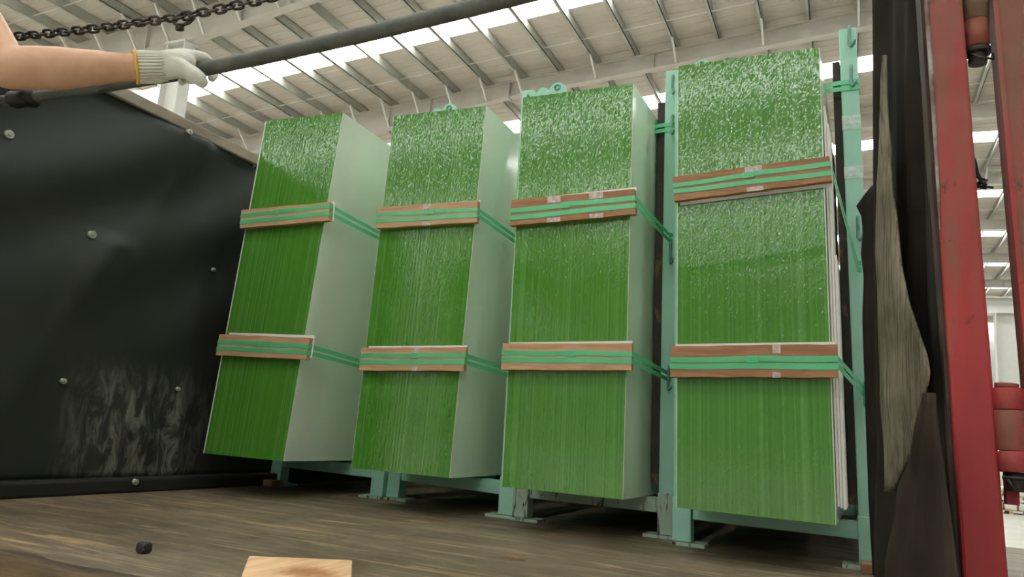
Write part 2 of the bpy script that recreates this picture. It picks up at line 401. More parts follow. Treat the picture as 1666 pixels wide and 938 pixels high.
# tall windows in the back wall
wf = 0
for x in (7.0, 9.5, 12.0, 14.5):
    f_ = MB(); f_.box(x-.7, x+.7, YF-.03, YF-.001, 1.0, 5.4); g = f_.build('window_%d' % (wf+1), M['skylight'], kind='structure')
    h_ = MB()
    for q in range(3): h_.box(x-.7+q*.7-.03, x-.7+q*.7+.03, YF-.07, YF-.03, 1.0, 5.4)
    for q in range(5): h_.box(x-.7, x+.7, YF-.07, YF-.03, 1.0+q*1.1-.03, 1.0+q*1.1+.03)
    h_.build('window_frame', M['column'], g); wf += 1

# ================================================================== THE TRUCK
WX = -2.75; WTOP = 1.603; BEDY = 1.225
b = MB()
gx = [WX + i*(4.4)/44 for i in range(45)]
def edge_dy(x): return .012*noise.noise(Vector((x*3.1, 0, 0))) + .006*noise.noise(Vector((x*11, 3, 0)))
rows = []
prof = [(0, -.09), (-.012, -.05), (0, -.012), (.012, -.003), (.03, 0)]
for x in gx: rows.append([(x, BEDY + edge_dy(x) + p + (.004*noise.noise(Vector((x*9, p*50, 1)))), z) for p, z in prof] + [(x, 4.3, 0), (x, 4.3, -.09)])
n = len(rows[0]); vs = [p for r in rows for p in r]
fs = [(i*n+j, (i+1)*n+j, (i+1)*n+(j+1) % n, i*n+(j+1) % n) for i in range(len(rows)-1) for j in range(n)]
fs += [tuple(range(n)), tuple(reversed(range((len(rows)-1)*n, len(rows)*n)))]
b.add(vs, fs); floor = b.build('floor', M['bed'], kind='structure', origin=(0, 0, 0))
b = MB(); rows = []
for i in range(60):
    x = WX + i*4.4/59; e = BEDY + edge_dy(x)
    rows.append([(x, e - .028 - .012*noise.noise(Vector((x*5, 0, 7))), -.24), (x, e-.03 + .01*noise.noise(Vector((x*8, 2, 7))), -.10), (x, e - .020, -.03), (x, e - .008 + .008*noise.noise(Vector((x*14, 5, 7))), -.004 + .006*noise.noise(Vector((x*7, 9, 1)))), (x, e + .035 + .02*noise.noise(Vector((x*6, 4, 2))), .003)])
b.sheet(rows, .004); b.build('edge_board', M['bed_edge'], floor)
b = MB(); b.box(WX, 1.6, BEDY+.02, 4.3, -.24, -.092); b.build('chassis_rail', M['rust'], floor)
b = MB(); b.box(WX+.02, -2.0, .70, BEDY-.05, -.11, 0.0); b.build('side_step', M['bed'], floor)

# left front wall: black tarp over a board, washers, top rail, black skirt
def wall_off(y, z):
    a = .026*math.sin((y*1.0 - z*1.3)*7.5 + 1.2*math.sin(z*3)) * max(0, min(1, (z-.5)/.7))
    c = .012*noise.noise(Vector((y*2.2, z*1.6, 5)))
    # taut folds running down from the washers
    for (by, bz) in ((2.44, 1.59), (2.05, 1.0), (2.85, 1.57)):
        dy, dz = y-by, bz-z
        if dz > 0: c += .034*math.exp(-((dy*1.0 + dz*.45 - .08)/.06)**2) * math.exp(-dz/.35)
    lo = max(0, 1 - abs(z-.25)/.3) * max(0, 1 - abs(y-2.4)/.45)
    c += lo * (.02*math.sin(y*22 + 2*noise.noise(Vector((y*3, z*4, 2)))) )
    return a + c
b = MB(); grid = []
NY, NZ = 110, 60
for i in range(NY+1):
    y = 1.18 + i*(4.25-1.18)/NY
    grid.append([(WX + .008 + wall_off(y, z) * (1 if 0 < j < NZ else .3), y, z) for j, z in ((j, .055 + j*(WTOP-.02-.055)/NZ) for j in range(NZ+1))])
b.sheet(grid, .004)
wl = b.build('wall_left', M['tarp'], kind='structure', origin=(WX, 0, 0))
b = MB(); b.box(WX-.09, WX-.032, 1.18, 4.25, -.0, WTOP-.015); b.build('backing_board', M['black_trim'], wl)
b = MB(); b.box(WX-.10, WX+.022, 1.16, 4.28, WTOP-.022, WTOP+.03); b.build('top_rail', M['rail'], wl, bevel=.006)
b = MB(); b.box(WX-.03, WX+.075, 1.24, 4.25, .0, .058); b.build('skirt', M['black_trim'], wl, bevel=.01)
for (x_, y_) in ((15,218), (192,157), (309,214), (150,381), (411,269), (347,438), (103,619), (289,632), (220,783), (62,432)):
    if (x_, y_) == (62, 432): continue
    p = at(x_, y_, 0, WX + .02); off = .082 if p.z < .09 else .018 + wall_off(p.y, p.z)
    p = at(x_, y_, 0, WX + off)
    k = 1.0 if x_ < 200 else .82
    if (x_, y_) in ((347,438), (289,632), (103,619)): k *= .72
    b = MB(); b.cyl(p + Vector((-.02,0,0)), p + Vector((.004,0,0)), .0155*k, 16); b.cyl(p + Vector((.004,0,0)), p + Vector((.011,0,0)), .0075*k, 6)
    b.build('washer', M['bolt'], wl)
# far drop side behind the racks, raised to keep light off the bed beneath
b = MB(); b.box(WX, .35, 4.3, 4.36, -.24, .80); b.build('wall_far', M['black_trim'], kind='structure')

# ================================================================== RACKS AND GLASS
PACKS = [  # left-front-bottom corner, yaw, sideways lean, thickness of the stack
    (Vector((-2.6302, 2.6716, .1627)), 1.1, 3.45, .4392),
    (Vector((-1.9093, 2.7694, .1585)), .19, .98, .4652),
    (Vector((-1.1948, 2.7196, .1517)), -1.73, -1.20, .4714),
    (Vector((-.5186, 2.6097, .1524)), -1.71, -1.74, .4819)]
H, D = 1.56, 1.34
ORD = ['leftmost', 'second-from-left', 'third-from-left', 'rightmost']
RK = [((-2.693, 3.275), (-2.036, 3.21)), ((-1.966, 3.24), (-1.318, 3.09)), ((-1.243, 3.065), (-.64, 3.065)), ((-.556, 2.94), (.062, 2.90))]
def pk_axes(i):
    B, yaw, sd, W = PACKS[i]; a = math.radians(yaw)
    ex = Vector((math.cos(a), math.sin(a), 0)); ey = Vector((-math.sin(a), math.cos(a), 0))
    up = (Vector((0,0,1)) + math.tan(math.radians(sd)) * ex).normalized()
    return B, ex, ey, up, W
def hook_pts(p, out, h=.085):   # rod welded on the post face with an open upturned foot
    return [p + Vector((0,.004,h)), p + Vector((0,-.010,h)), p + Vector((0,-.018,h-.012)), p + Vector((0,-.019,h*.4)), p + Vector((0,-.020,.006)), p + Vector((out*.006,-.030,-.006)), p + Vector((out*.014,-.040,0)), p + Vector((out*.018,-.044,.014))]
ZTOP = 1.915
def make_rack(i):
    (lx, ly), (rx, ry) = RK[i]; sd = math.tan(math.radians(PACKS[i][2]))
    lab = ['mint steel rack under the leftmost glass pack, nearest the black tarp wall',
           'mint steel rack carrying the second-from-left glass pack, lugs above the pack',
           'mint steel rack of the third-from-left glass pack with peeling weathered legs',
           'mint steel rack of the rightmost glass pack, hooked right post in view'][i]
    LEAN = {(0,'l'): 3.45, (0,'r'): .8, (1,'l'): .98, (1,'r'): -1.2}
    sdo = sd
    r = empty('glass_rack', ((lx+rx)/2, (ly+ry)/2, 0), lab, 'rack', 'glass racks on the truck bed')
    yr = 1.05
    for side, (x, y) in (('l', (lx, ly)), ('r', (rx, ry))):
        hw = .030; sd = math.tan(math.radians(LEAN[(i,side)])) if (i,side) in LEAN else sdo; slant = lambda z: Vector((x + sd*z, y, z)); ZT = ZTOP - {(3,'l'): .085, (2,'l'): .045}.get((i,side), 0)
        worn_ = (i == 2)
        for back in (0, yr):
            b = MB(); o = Vector((0, back, 0))
            b.obox(Vector((x-.034, y-.034+back, .012)), (.068,0,0), (0,.068,0), (sd*.14,0,.155))
            b.build('leg', M['mint_worn'] if worn_ and back == 0 else M['mint'], r, bevel=.004)
            xa_, xb_ = (x-.034, x+.085) if side == 'l' else (x-.085, x+.034); b = MB(); b.box(xa_, xb_, y-.05+back, y+.05+back, 0, .011); b.build('foot_plate', M['mint_worn'], r)
            zt = ZT if back == 0 else 1.6
            b = MB(); b.obox(slant(.16) + Vector((-hw, -hw+back, 0)), (2*hw,0,0), (0,2*hw,0), (sd*(zt-.16), 0, zt-.16))
            post = b.build('post', M['mint'], r, bevel=.004)
            if back == 0:
                zs = {'r': (1.80, 1.62, 1.07, .565), 'l': (1.7, 1.45, .9, .5)}[side]
                if (i, side) == (3, 'r'): zs = (1.83, 1.675, 1.10, .52)
                for zz in zs:
                    c = MB(); c.tube(hook_pts(slant(zz) + Vector((.004, -hw, 0)), 1), .0055, 8); c.build('hook', M['hook'], post)
                # lifting lug on top of the post: two eyes
                t = slant(ZT)
                if side == 'l':
                    t = t + Vector((-.006 if i == 1 else 0, 0, .006)); c = MB()
                    ring = [t + Vector((.035 + .052*k/8*1.0, 0, 0)) for k in range(2)]
                    arc = lambda cx, rr: [t + Vector((cx + rr*math.cos(math.pi*k/10), 0, .012 + rr*1.1*math.sin(math.pi*k/10))) for k in range(11)]
                    out = [t + Vector((-.03, -.006, -.004)), t + Vector((.115, -.006, -.004))] + [p + Vector((0,-.006,0)) for p in arc(.072, .043)] + [p + Vector((0,-.006,0)) for p in arc(.0, .028)]
                    c.poly(out, (0,.012,0)); c.box(t.x-.03, t.x+.115, t.y-.028, t.y+.028, t.z-.012, t.z+.002)
                    lug = c.build('lifting_lug', M['mint'], r)
                    c = MB(); c.tube([t + Vector((.072 + .012*math.cos(a), -.008, .034 + .012*math.sin(a))) for a in [k*math.pi/6 for k in range(12)]], .004, 6, closed=True); c.build('lug_eye', M['hook'], lug)
        b = MB(); b.box(x-.03, x+.03, y+.036, y+yr-.036, .085, .148); b.build('base_rail', M['mint'], r)
    for back in (0, yr):
        b = MB(); p0 = Vector((lx+.036, ly-.026+back, .092)); p1 = Vector((rx-.036, ry-.026+back, .092))
        b.obox(p0, p1-p0, (0,.052,0), (0,0,.056)); b.build('crossbeam', M['mint_worn'] if i == 2 and back == 0 else M['mint'], r, bevel=.003)
    sd = sdo
    # the stained side lining the sheets rest against
    if i >= 2:
        B, ex, ey, up, W = pk_axes(i)
        x0 = (B + ex*W).x
        wd = (rx - .030) - x0
        z0 = .20; X0 = x0 + sd*z0 + .010
        if i == 2:
            q = Vector((rx-.030-.0345 + sd*z0, ry-.012, z0)); b = MB(); b.obox(q, (.034,0,0), ey*1.0, (sd*1.58,0,1.58)); b.build('side_lining', M['lining'], r)
        else:
            q = Vector((rx-.030-.027 + sd*z0, ry+.0, z0)); b = MB(); b.obox(q, (.026,0,0), ey*.98, (sd*1.60,0,1.60)); b.build('side_lining', M['lining'], r)
    return r
racks = [make_rack(i) for i in range(4)]

def make_pack(i):
    B, ex, ey, up, W = pk_axes(i)
    r = empty('glass_pack', B + ex*W/2, ['leftmost pack of green glass sheets, its pale frosted side facing the second pack',
        'second pack of green glass sheets from left, behind the leftmost one',
        'third pack of green glass sheets from left, beside the brown-lined mint post',
        'rightmost pack of green glass sheets, white boards at its right edge'][i], 'glass', 'packs of green sheet glass')
    n = 96; t = W/n; b = MB(); rng = random.Random(40+i)
    for k in range(n):
        if i == 0 and k == 0: continue
        o = B + ex*(k*t*.993 + t*.36) + ey*(rng.uniform(0, .0012)) + up*rng.uniform(-.0006, .0006)
        yw = ey * D
        # ground edge: short facets, each tilted a little its own way, so the edge glints
        wv = ex*(t*.993-.00008); hs = [0.0]
        while hs[-1] < H - .010: hs.append(hs[-1] + rng.uniform(.005, .010))
        hs[-1] = H; vs = []
        for h_ in hs:
            wide = 4.0 if rng.random() < .28 else 1.0; a_, b_ = rng.gauss(0, .000027)*wide, rng.gauss(0, .000030)*wide
            vs += [o + up*h_ + ey*(a_+b_), o + wv + up*h_ + ey*(a_-b_)]
        m_ = len(hs); vs += [o + yw, o + wv + yw, o + yw + up*H, o + wv + yw + up*H]; e4 = 2*m_
        fs = [(2*q, 2*q+1, 2*q+3, 2*q+2) for q in range(m_-1)]
        fs += [(0, e4, e4+1, 1), (2*m_-2, 2*m_-1, e4+3, e4+2), (e4, e4+2, e4+3, e4+1), tuple([2*q for q in range(m_)] + [e4+2, e4]), tuple([2*q+1 for q in reversed(range(m_))] + [e4+1, e4+3])]
        b.add(vs, fs)
    b.build('glass_sheets', M['glass_edge'], r, kind='stuff')
    for k in (0, n-1):
        b = MB(); b.obox(B + ex*(0 if k == 0 else W - t*.35) + ey*.0012, ex*t*.35, ey*D, up*(H+.0004)) if not (i == 0 and k == 0) else b.obox(B - ey*.0004, ex*t*1.25, ey*D, up*(H+.0004)); b.build('outer_sheet', M['pane'], r, label='pale frosted outermost glass sheet')
    return r
packs = [make_pack(i) for i in range(4)]

# battens: four picture corners laid on the pack's own front face, then straps round them to the rack posts
BAT = {  # (pack, which): TL, TR, BR, BL
 (0,'upper'): ((392,341),(536,328),(534,358),(389,371)), (0,'lower'): ((356,543),(503,549),(497,584),(350,577)),
 (1,'upper'): ((613,337),(776,326),(775,361),(611,371)), (1,'lower'): ((587,565),(757,564),(753,603),(583,602)),
 (2,'upper'): ((831,325),(1031,307),(1033,348),(829,367)), (2,'lower'): ((817,558),(1027,558),(1026,602),(814,601)),
 (3,'upper'): ((1093,288),(1349,254),(1353,294),(1096,327)), (3,'lower'): ((1091,563),(1361,560),(1363,614),(1089,613))}
HK = {(0,'upper'): (615,383), (0,'lower'): (583,590), (1,'upper'): (835,386), (1,'lower'): (822,604), (2,'upper'): (1090,388), (2,'lower'): (1086,612), (3,'upper'): (1383,385), (3,'lower'): (1399,628)}
BT = .024; FT = .007
for (i, wh), cs in BAT.items():
    B, ex, ey, up, W = pk_axes(i); nrm = -ey
    front = B - ey*(BT+FT+.001)
    c4 = [onplane(x, y, front, nrm) for x, y in cs]      # TL TR BR BL
    dark = (i >= 2)
    mt = M['batten_dark'] if (i, wh) in ((2,'upper'), (3,'upper'), (3,'lower')) else M['batten']
    posn = '%s batten of the %s glass pack' % (wh, ORD[i])
    det = {(0,'upper'): 'pale', (0,'lower'): 'tilted pale', (1,'upper'): 'pale', (1,'lower'): 'level pale', (2,'upper'): 'dark brown taped', (2,'lower'): 'reddish', (3,'upper'): 'steeply tilted brown', (3,'lower'): 'level dark brown'}[(i, wh)]
    root = empty('wooden_batten', (c4[3]+c4[2])/2, '%s wooden %s' % (det, posn), 'batten', 'wooden battens across the glass packs')
    bk = ey*BT
    b = MB()   # slightly uneven sawn edges
    nseg = 12; g = []
    rng = random.Random(i*7+len(wh))
    for k in range(nseg+1):
        s_ = k/nseg; T = c4[0].lerp(c4[1], s_); L = c4[3].lerp(c4[2], s_)
        jt = 0 if k in (0, nseg) else rng.uniform(-.0016, .0012); jb = 0 if k in (0, nseg) else rng.uniform(-.0012, .0016)
        g.append((L + up*jb, T + up*jt))
    vs = []
    for L, T in g: vs += [L, T, T + bk, L + bk]
    fs = [(a*4+q, a*4+(q+1) % 4, (a+1)*4+(q+1) % 4, (a+1)*4+q) for a in range(nseg) for q in range(4)] + [(0,3,2,1), (nseg*4, nseg*4+1, nseg*4+2, nseg*4+3)]
    b.add(vs, fs); b.build('board', mt, root)
    # foam strip behind, peeking out
    dx, dz, cut = {(0,'upper'): (.010, .004, .1), (0,'lower'): (.012, .010, .03), (1,'upper'): (.004, .006, .0), (1,'lower'): (.0, .009, .03), (2,'upper'): (.0, .006, .02), (2,'lower'): (-.002, .006, .03), (3,'upper'): (.004, -.010, .01), (3,'lower'): (0, .010, .01)}[(i, wh)]
    a_ = (c4[2]-c4[3])*(1-cut-.02); L0 = c4[3] + bk + (c4[2]-c4[3])*(cut+.01) + ex*dx + up*dz; h_ = (c4[0]-c4[3])
    if i == 0 and wh == 'lower': h_ = h_*1.02
    b = MB(); b.obox(L0, a_, h_, ey*(FT-.001)); b.build('foam_strip', M['foam'], root)
    for s_ in {(2,'upper'): (.31, .65), (3,'upper'): (.48,), (1,'upper'): (.47,), (3,'lower'): (.63,), (1,'lower'): (.52,)}.get((i, wh), ()):
        wd = .055 if i >= 2 and wh == 'upper' else .04
        if (i, wh) in ((3,'lower'), (1,'lower')): wd = .025
        T0 = c4[0].lerp(c4[1], s_) + up*.001; L1 = c4[3].lerp(c4[2], s_) - up*.001; al = (c4[1]-c4[0]).normalized()
        for z0_, z1_ in ((.74, 1.0), (0.0, .17)):
            p = L1.lerp(T0, z0_); q = L1.lerp(T0, z1_); b = MB(); b.obox(p - ey*.0010, al*wd, q-p, ey*.0008); b.build('tape', M['tape'], root)
    # two straps
    (rx, ry) = RK[i][1]; sd = math.tan(math.radians({0: .8, 1: -1.2}.get(i, PACKS[i][2])))
    hx, hy = HK[(i, wh)]
    # height on the post where the strap, seen in line, meets it
    best = None
    sx, sy = px(c4[1].lerp(c4[2], .5)) if True else (0, 0)
    for q in range(0, 400):
        z = .3 + q*.004; P = Vector((rx + sd*z, ry-.050, z)); u, v = px(P)
        e = abs((v - sy)*(hx - sx) - (hy - sy)*(u - sx))/math.hypot(hx-sx, hy-sy)
        if best is None or e < best[0]: best = (e, P)
    HP = best[1]
    fr = {(0,'upper'): ((.25,.43), (.60,.80), (.14,.34), (.52,.74)), (0,'lower'): ((.27,.47), (.58,.76), (.30,.50), (.60,.78)), (1,'upper'): ((.27,.45), (.57,.75), (.33,.50), (.60,.78)), (1,'lower'): ((.26,.44),(.55,.73),(.27,.46),(.56,.74)),
          (2,'upper'): ((.34,.52),(.62,.80),(.27,.46),(.56,.75)), (2,'lower'): ((.27,.45),(.53,.71),(.31,.50),(.58,.77)), (3,'upper'): ((.28,.45),(.52,.70),(.20,.40),(.58,.78)), (3,'lower'): ((.36,.53),(.57,.74),(.35,.53),(.57,.76))}[(i, wh)]
    for s_ in (0, 1):
        l0, l1 = fr[s_]; r0, r1 = fr[s_+2]
        e_ = -ey*.0012
        TL, TR = c4[0].lerp(c4[3], l0), c4[1].lerp(c4[2], r0); BL, BR = c4[0].lerp(c4[3], l1), c4[1].lerp(c4[2], r1)
        xo = ex*.0012
        mid = .5
        tw = Vector((0, 0, .012)) if s_ == 0 else Vector((0, 0, -.012))
        gl = [(TL + ey*BT*.95 - xo, BL + ey*BT*.95 - xo), (TL + e_ - xo, BL + e_ - xo)]
        for k in range(1, 9):
            s2 = k/9; sag = up*(.0012*math.sin(s2*9+i))
            gl.append((TL.lerp(TR, s2) + e_ + sag, BL.lerp(BR, s2) + e_ + sag))
        gl += [(TR + e_ + xo, BR + e_ + xo), (TR + ey*BT*.9 + xo*2, BR + ey*BT*.9 + xo*2)]
        A0, A1 = TR + ey*BT*.9 + xo*2, BR + ey*BT*.9 + xo*2
        E0, E1 = HP + tw + Vector((0,0,.010)), HP + tw + Vector((0,.004,-.006))
        for k in range(1, 7):
            s2 = k/6; gl.append((A0.lerp(E0, s2), A1.lerp(E1, s2)))
        gl.append((E0 + Vector((.012,.02,0)), E1 + Vector((.012,.02,0))))
        b = MB(); b.sheet([[p, q] for p, q in gl], .0010); b.sm = [False]*len(b.sm)
        st = b.build('plastic_strap', M['strap'], label='green plastic strap, %s of the two over the %s' % ('upper' if s_ == 0 else 'lower', posn), cat='strap', group='green straps around the battens')
        # crimped seal on the upper band
        if s_ == 0:
            ss = {(0,'upper'): .38, (0,'lower'): .42, (1,'upper'): .52, (1,'lower'): .50, (2,'upper'): .42, (2,'lower'): .52, (3,'upper'): .47, (3,'lower'): .48}[(i, wh)]
            P0 = TL.lerp(TR, ss) + e_; Q0 = BL.lerp(BR, ss) + e_; al = (TR-TL).normalized()
            c = MB(); c.obox(Q0 - up*.0025 - ey*.0026, al*.034, (P0-Q0) + up*.005, ey*.0026); c.build('seal', M['strap'], bpy.data.objects[st.name], bevel=.001)
            c = MB(); c.obox(Q0 + al*.034 - ey*.0016 + up*.004, al*.06, (P0-Q0)*.9, ey*.0010); c.build('loose_end', M['strap'], bpy.data.objects[st.name])
# short straps high on posts, tying the far side of the packs to the hooks
for (i, zz, nm) in ((2, 1.66, 'mint post between third and rightmost packs'), (3, 1.69, 'hooked right post beside the rightmost pack')):
    (rx, ry) = RK[i][1]; sd = math.tan(math.radians(PACKS[i][2])); xx = rx + sd*zz
    for s_ in (0, 1):
        z = zz - .024*s_; b = MB()
        x0 = (PACKS[i][0] + pk_axes(i)[1]*PACKS[i][3]).x + sd*(zz-.16) + .003
        b.sheet([[(x0, ry-.030, z-.003), (x0, ry-.030, z+.014)], [(xx-.034, ry-.0335, z), (xx-.034, ry-.0335, z+.017)], [(xx+.010, ry-.0335, z), (xx+.010, ry-.0335, z+.017)], [(xx+.0335, ry-.0335, z+.001), (xx+.0335, ry-.0335, z+.018)], [(xx+.0335, ry+.03, z), (xx+.0335, ry+.03, z+.017)]], .001); b.sm = [False]*len(b.sm)
        b.build('plastic_strap', M['strap'], label='short green strap tied high round the %s, %s one' % (nm, 'upper' if s_ == 0 else 'lower'), cat='strap', group='short straps high on the posts')
# clear tape wound round the right post
(rx, ry) = RK[3][1]; sd = math.tan(math.radians(PACKS[3][2]))
posts3 = [o for o in racks[3].children if o.name.startswith('post')]
for zz, hh in ((1.515, .055), (1.33, .045)):
    b = MB(); b.obox((rx + sd*zz - .0312, ry-.0312, zz), (.0624,0,0), (0,.0624,0), (sd*hh,0,hh)); b.build('clear_tape', M['clear'], racks[3])
# white boards between the rightmost pack and its post
B, ex, ey, up, W = pk_axes(3)
for k, (xa, xb, z0, z1, yo) in enumerate(((.0012, .0052, .05, 1.38, .020), (.0060, .0105, .045, 1.32, .024), (.0112, .0160, .040, .86, .028))):
    b = MB(); b.obox(B + ex*(W + xa*1.6) + up*z0 + ey*(yo*4), ex*(xb-xa)*1.6, ey*.42, up*(z1-z0))
    b.build('white_board', M['board'], label=['tall thin white board touching the rightmost glass pack', 'middle thin white board beside the rightmost glass pack', 'short thin white board nearest the right rack post'][k], cat='board', group='white boards beside the rightmost pack')
# blocks under the end legs
for nm, (x, y), sz, lab in (('wood_block', RK[0][0], (.15,.09,.0), 'reddish wood block against the left leg of the leftmost rack'), ('wood_block', RK[3][1], (.11,.08,.0), 'pale wood block at the right leg of the rightmost rack')):
    b = MB()
    if x < -1: b.box(x-.03, x+.075, y-.135, y-.056, 0, .03)
    else: b.box(x-.03, x+.09, y-.13, y-.056, 0, .032)
    b.build(nm, M['block'], bevel=.003, label=lab, cat='wood block')

# ================================================================== SMALL THINGS ON THE BED
p = [at(x, y, 2, .032) for x, y in ((404,903),(572,910),(569,985),(372,985))]
b = MB(); lo = Vector((0,0,-.032)); b.hexa([p[3]+lo, p[2]+lo, p[1]+lo, p[0]+lo, p[3], p[2], p[1], p[0]])
b.build('wooden_plank', M['plank'], bevel=.003, label='fresh pale plank with a brown knot lying at the front of the bed', cat='plank')
q = at(232, 899, 2, 0); b = MB()
bmx = bmesh.new(); bmesh.ops.create_icosphere(bmx, subdivisions=3, radius=.5)
for v in bmx.verts:
    c = v.co.normalized(); k = 1/max(abs(c.x), abs(c.y), abs(c.z))*.5*.55 + .5*.45
    v.co = c*k*(1+.10*noise.noise(c*3+Vector((4,1,2))))
b.add([q + Vector((v.co.x*.031, v.co.y*.031, .0135 + v.co.z*.029)) for v in bmx.verts], [[v.index for v in f.verts] for f in bmx.faces]); bmx.free()
b.build('rubber_lump', M['rubber'], label='small black rubber lump lying alone on the scuffed bed', cat='lump')
q = at(838, 909, 2, 0); b = MB(); b.poly([q + Vector(v) for v in ((-.03,-.004,.001), (-.012,-.012,.001), (.012,-.008,.001), (.03,.0,.001), (.012,.010,.001), (-.014,.008,.001))], (0,0,.006))
b.build('wood_chip', M['block'], label='small flat brown wood chip on the bed before the third pack', cat='wood chip')

# ================================================================== RIGHT SIDE OF THE TRUCK
PY = 1.65
def lean_box(b, x0t, x1t, x0b, x1b, y, d, zt, zb):   # a slightly leaning rectangular post
    b.hexa([(x0b,y,zb), (x1b,y,zb), (x1b,y+d,zb), (x0b,y+d,zb), (x0t,y,zt), (x1t,y,zt), (x1t,y+d,zt), (x0t,y+d,zt)])
def pline(xa, ya, xb, yb, Y, z):   # x on the sight plane line at height z
    A, C_ = at(xa, ya, 1, Y), at(xb, yb, 1, Y); s = (z - A.z)/(C_.z - A.z); return A.x + (C_.x - A.x)*s
ZTP, ZBP = 2.1, -.25
b = MB(); xl = lambda z: pline(1504,0,1566,938,PY,z); xr = lambda z: pline(1566,0,1640,938,PY,z)
root = empty('red_pillar', (xl(0)+.05, PY+.05, 0), 'large red steel pillar with flaking grey edge and hinge knuckles, right of the dark curtain', 'pillar')
lean_box(b, xl(ZTP), xr(ZTP), xl(ZBP), xr(ZBP), PY, .11, ZTP, ZBP); b.build('column', M['red'], root, bevel=.006)
b = MB(); rng = random.Random(11); zs_ = [2.1 - .035*q for q in range(38)]; rows = []
for q, z in enumerate(zs_):
    k_ = max(0, 1 - q/37); wd = (.003 + .022*k_*rng.uniform(.45, 1.0)) if q < 36 else .001
    rows.append([(xl(z)-.0015, PY-.0012, z), (xl(z)+wd, PY-.0012, z)])
b.sheet(rows, .002); b.build('flaked_edge', M['chip'], root)
b = MB(); lean_box(b, xl(ZTP)-.006, xl(ZTP)-.0005, xl(ZBP)-.006, xl(ZBP)-.0005, PY+.02, .09, ZTP, ZBP); b.build('side_plate', M['side_rust'], root)
# upper hinge knuckle
A_, C_ = at(1585, -60, 1, PY+.03), at(1590, 95, 1, PY+.03)
hg = MB().tube([A_, A_.lerp(C_, .62)], .0235, 20).build('hinge_barrel', M['rust'], root)
MB().tube([A_.lerp(C_, .622), A_.lerp(C_, .90)], .0225, 20).build('red_sleeve', M['red_pale'], hg)
e = (C_-A_).normalized(); ce = A_.lerp(C_, .93)
MB().tube([ce - e*.004, ce + e*.006], .0245, 20).build('dark_ring', M['dark_steel'], hg)
MB().tube([A_.lerp(C_, .9), A_.lerp(C_, 1.06)], .017, 16).build('hinge_pin', M['dark_steel'], hg)
pts = [ce + Vector((.012*math.cos(a), -.018, -.02+.006*math.sin(a)*2)) for a in [k*math.pi/8 for k in range(9, 17)]]
MB().tube([ce + Vector((-.018,-.012,-.006)), ce + Vector((0,-.024,-.024)), ce + Vector((.026,-.012,-.026)), ce + Vector((.026,-.006,-.012))], .0022, 6).build('wire_clip', M['dark_steel'], hg)
# lower hinge knuckles
def knuckle(xc, y0, y1, rp, m, nm, par, n=22):
    P, Q = at(xc[0], y0, 1, PY+.01), at(xc[1], y1, 1, PY+.01)
    return MB().tube([P, P.lerp(Q, .04), P.lerp(Q, .96), Q], [rp*.96, rp, rp, rp*.96], n).build(nm, m, par)
hg = knuckle((1638, 1640), 632, 667, .0262, M['red'], 'hinge_barrel', root)
knuckle((1637, 1637), 624, 632, .0195, M['red_pale'], 'pin_head', hg)
knuckle((1640.5, 1645), 668, 734, .0272, M['red_pale'], 'middle_knuckle', hg)
knuckle((1645.5, 1649), 734, 768, .0272, M['red'], 'lower_knuckle', hg)
knuckle((1650, 1651), 768, 800, .015, M['dark_steel'], 'hinge_pin', hg)
b = MB(); P, Q = at(1630, 777, 1, PY-.02), at(1690, 780, 1, PY-.02); b.tube([P, Q], .0035, 8); P2 = at(1652, 800, 1, PY-.02); b.tube([at(1638,779,1,PY-.02), P2], .003, 8); b.build('locking_rod', M['dark_steel'], hg)
b = MB(); b.obox(at(1630, 640, 1, PY+.03), (.02,0,0), (0,.03,0), (0,0,-.20)); b.build('hinge_leaf', M['red'], hg)
# second pillar: the door frame beyond the hinge
b = MB(); PY2 = 1.66; xl2 = lambda z: pline(1615,0,1660,500,PY2,z); xr2 = lambda z: xl2(z) + .11
root2 = empty('red_pillar', (xl2(0)+.05, PY2+.05, 0), 'faded red steel door post at the far right edge of the picture', 'pillar')
lean_box(b, xl2(ZTP), xr2(ZTP), xl2(ZBP), xr2(ZBP), PY2, .07, ZTP, ZBP); b.build('column', M['red_pale'], root2, bevel=.005)
b = MB(); lean_box(b, xl2(ZTP)-.001, xl2(ZTP)+.007, xl2(ZBP)-.001, xl2(ZBP)+.007, PY2-.004, .03, ZTP, ZBP); b.build('edge_strip', M['red'], root2)
# dark curtain in deep folds
CA, CB = at(1545, 600, 1, 1.72), at(1424, 600, 1, 2.25)
cdir = Vector((CB.x-CA.x, CB.y-CA.y, 0)); cl = cdir.length; cdir.normalize(); cn = Vector((-cdir.y, cdir.x, 0))
if cn.dot(CAM - CA) < 0: cn = -cn
b = MB(); grid = []
for i in range(61):
    s_ = i/60; row = []
    for j in range(37):
        z = -.02 + j*2.12/36
        P = CA + cdir*(cl*s_); P = Vector((P.x, P.y, z))
        fold = .020*math.sin(s_*19 + .6*noise.noise(Vector((s_*2, z*.8, 0)))) + .012*math.sin(s_*41 + z*.8)
        wob = .032*noise.noise(Vector((z*3.6, 1.3, 0))) * (1 if s_ > .8 else .2) + .010*noise.noise(Vector((z*7, 2.3, 0))) * (1 if s_ > .9 else 0)
        P = P + cn*fold + cdir*wob + Vector((.004*(z-.5), 0, 0)); row.append(P)
    grid.append(row)
b.sheet(grid, .005); b.build('curtain', M['curtain'], label='dark ragged tarpaulin curtain hanging in folds left of the red pillar', cat='curtain')
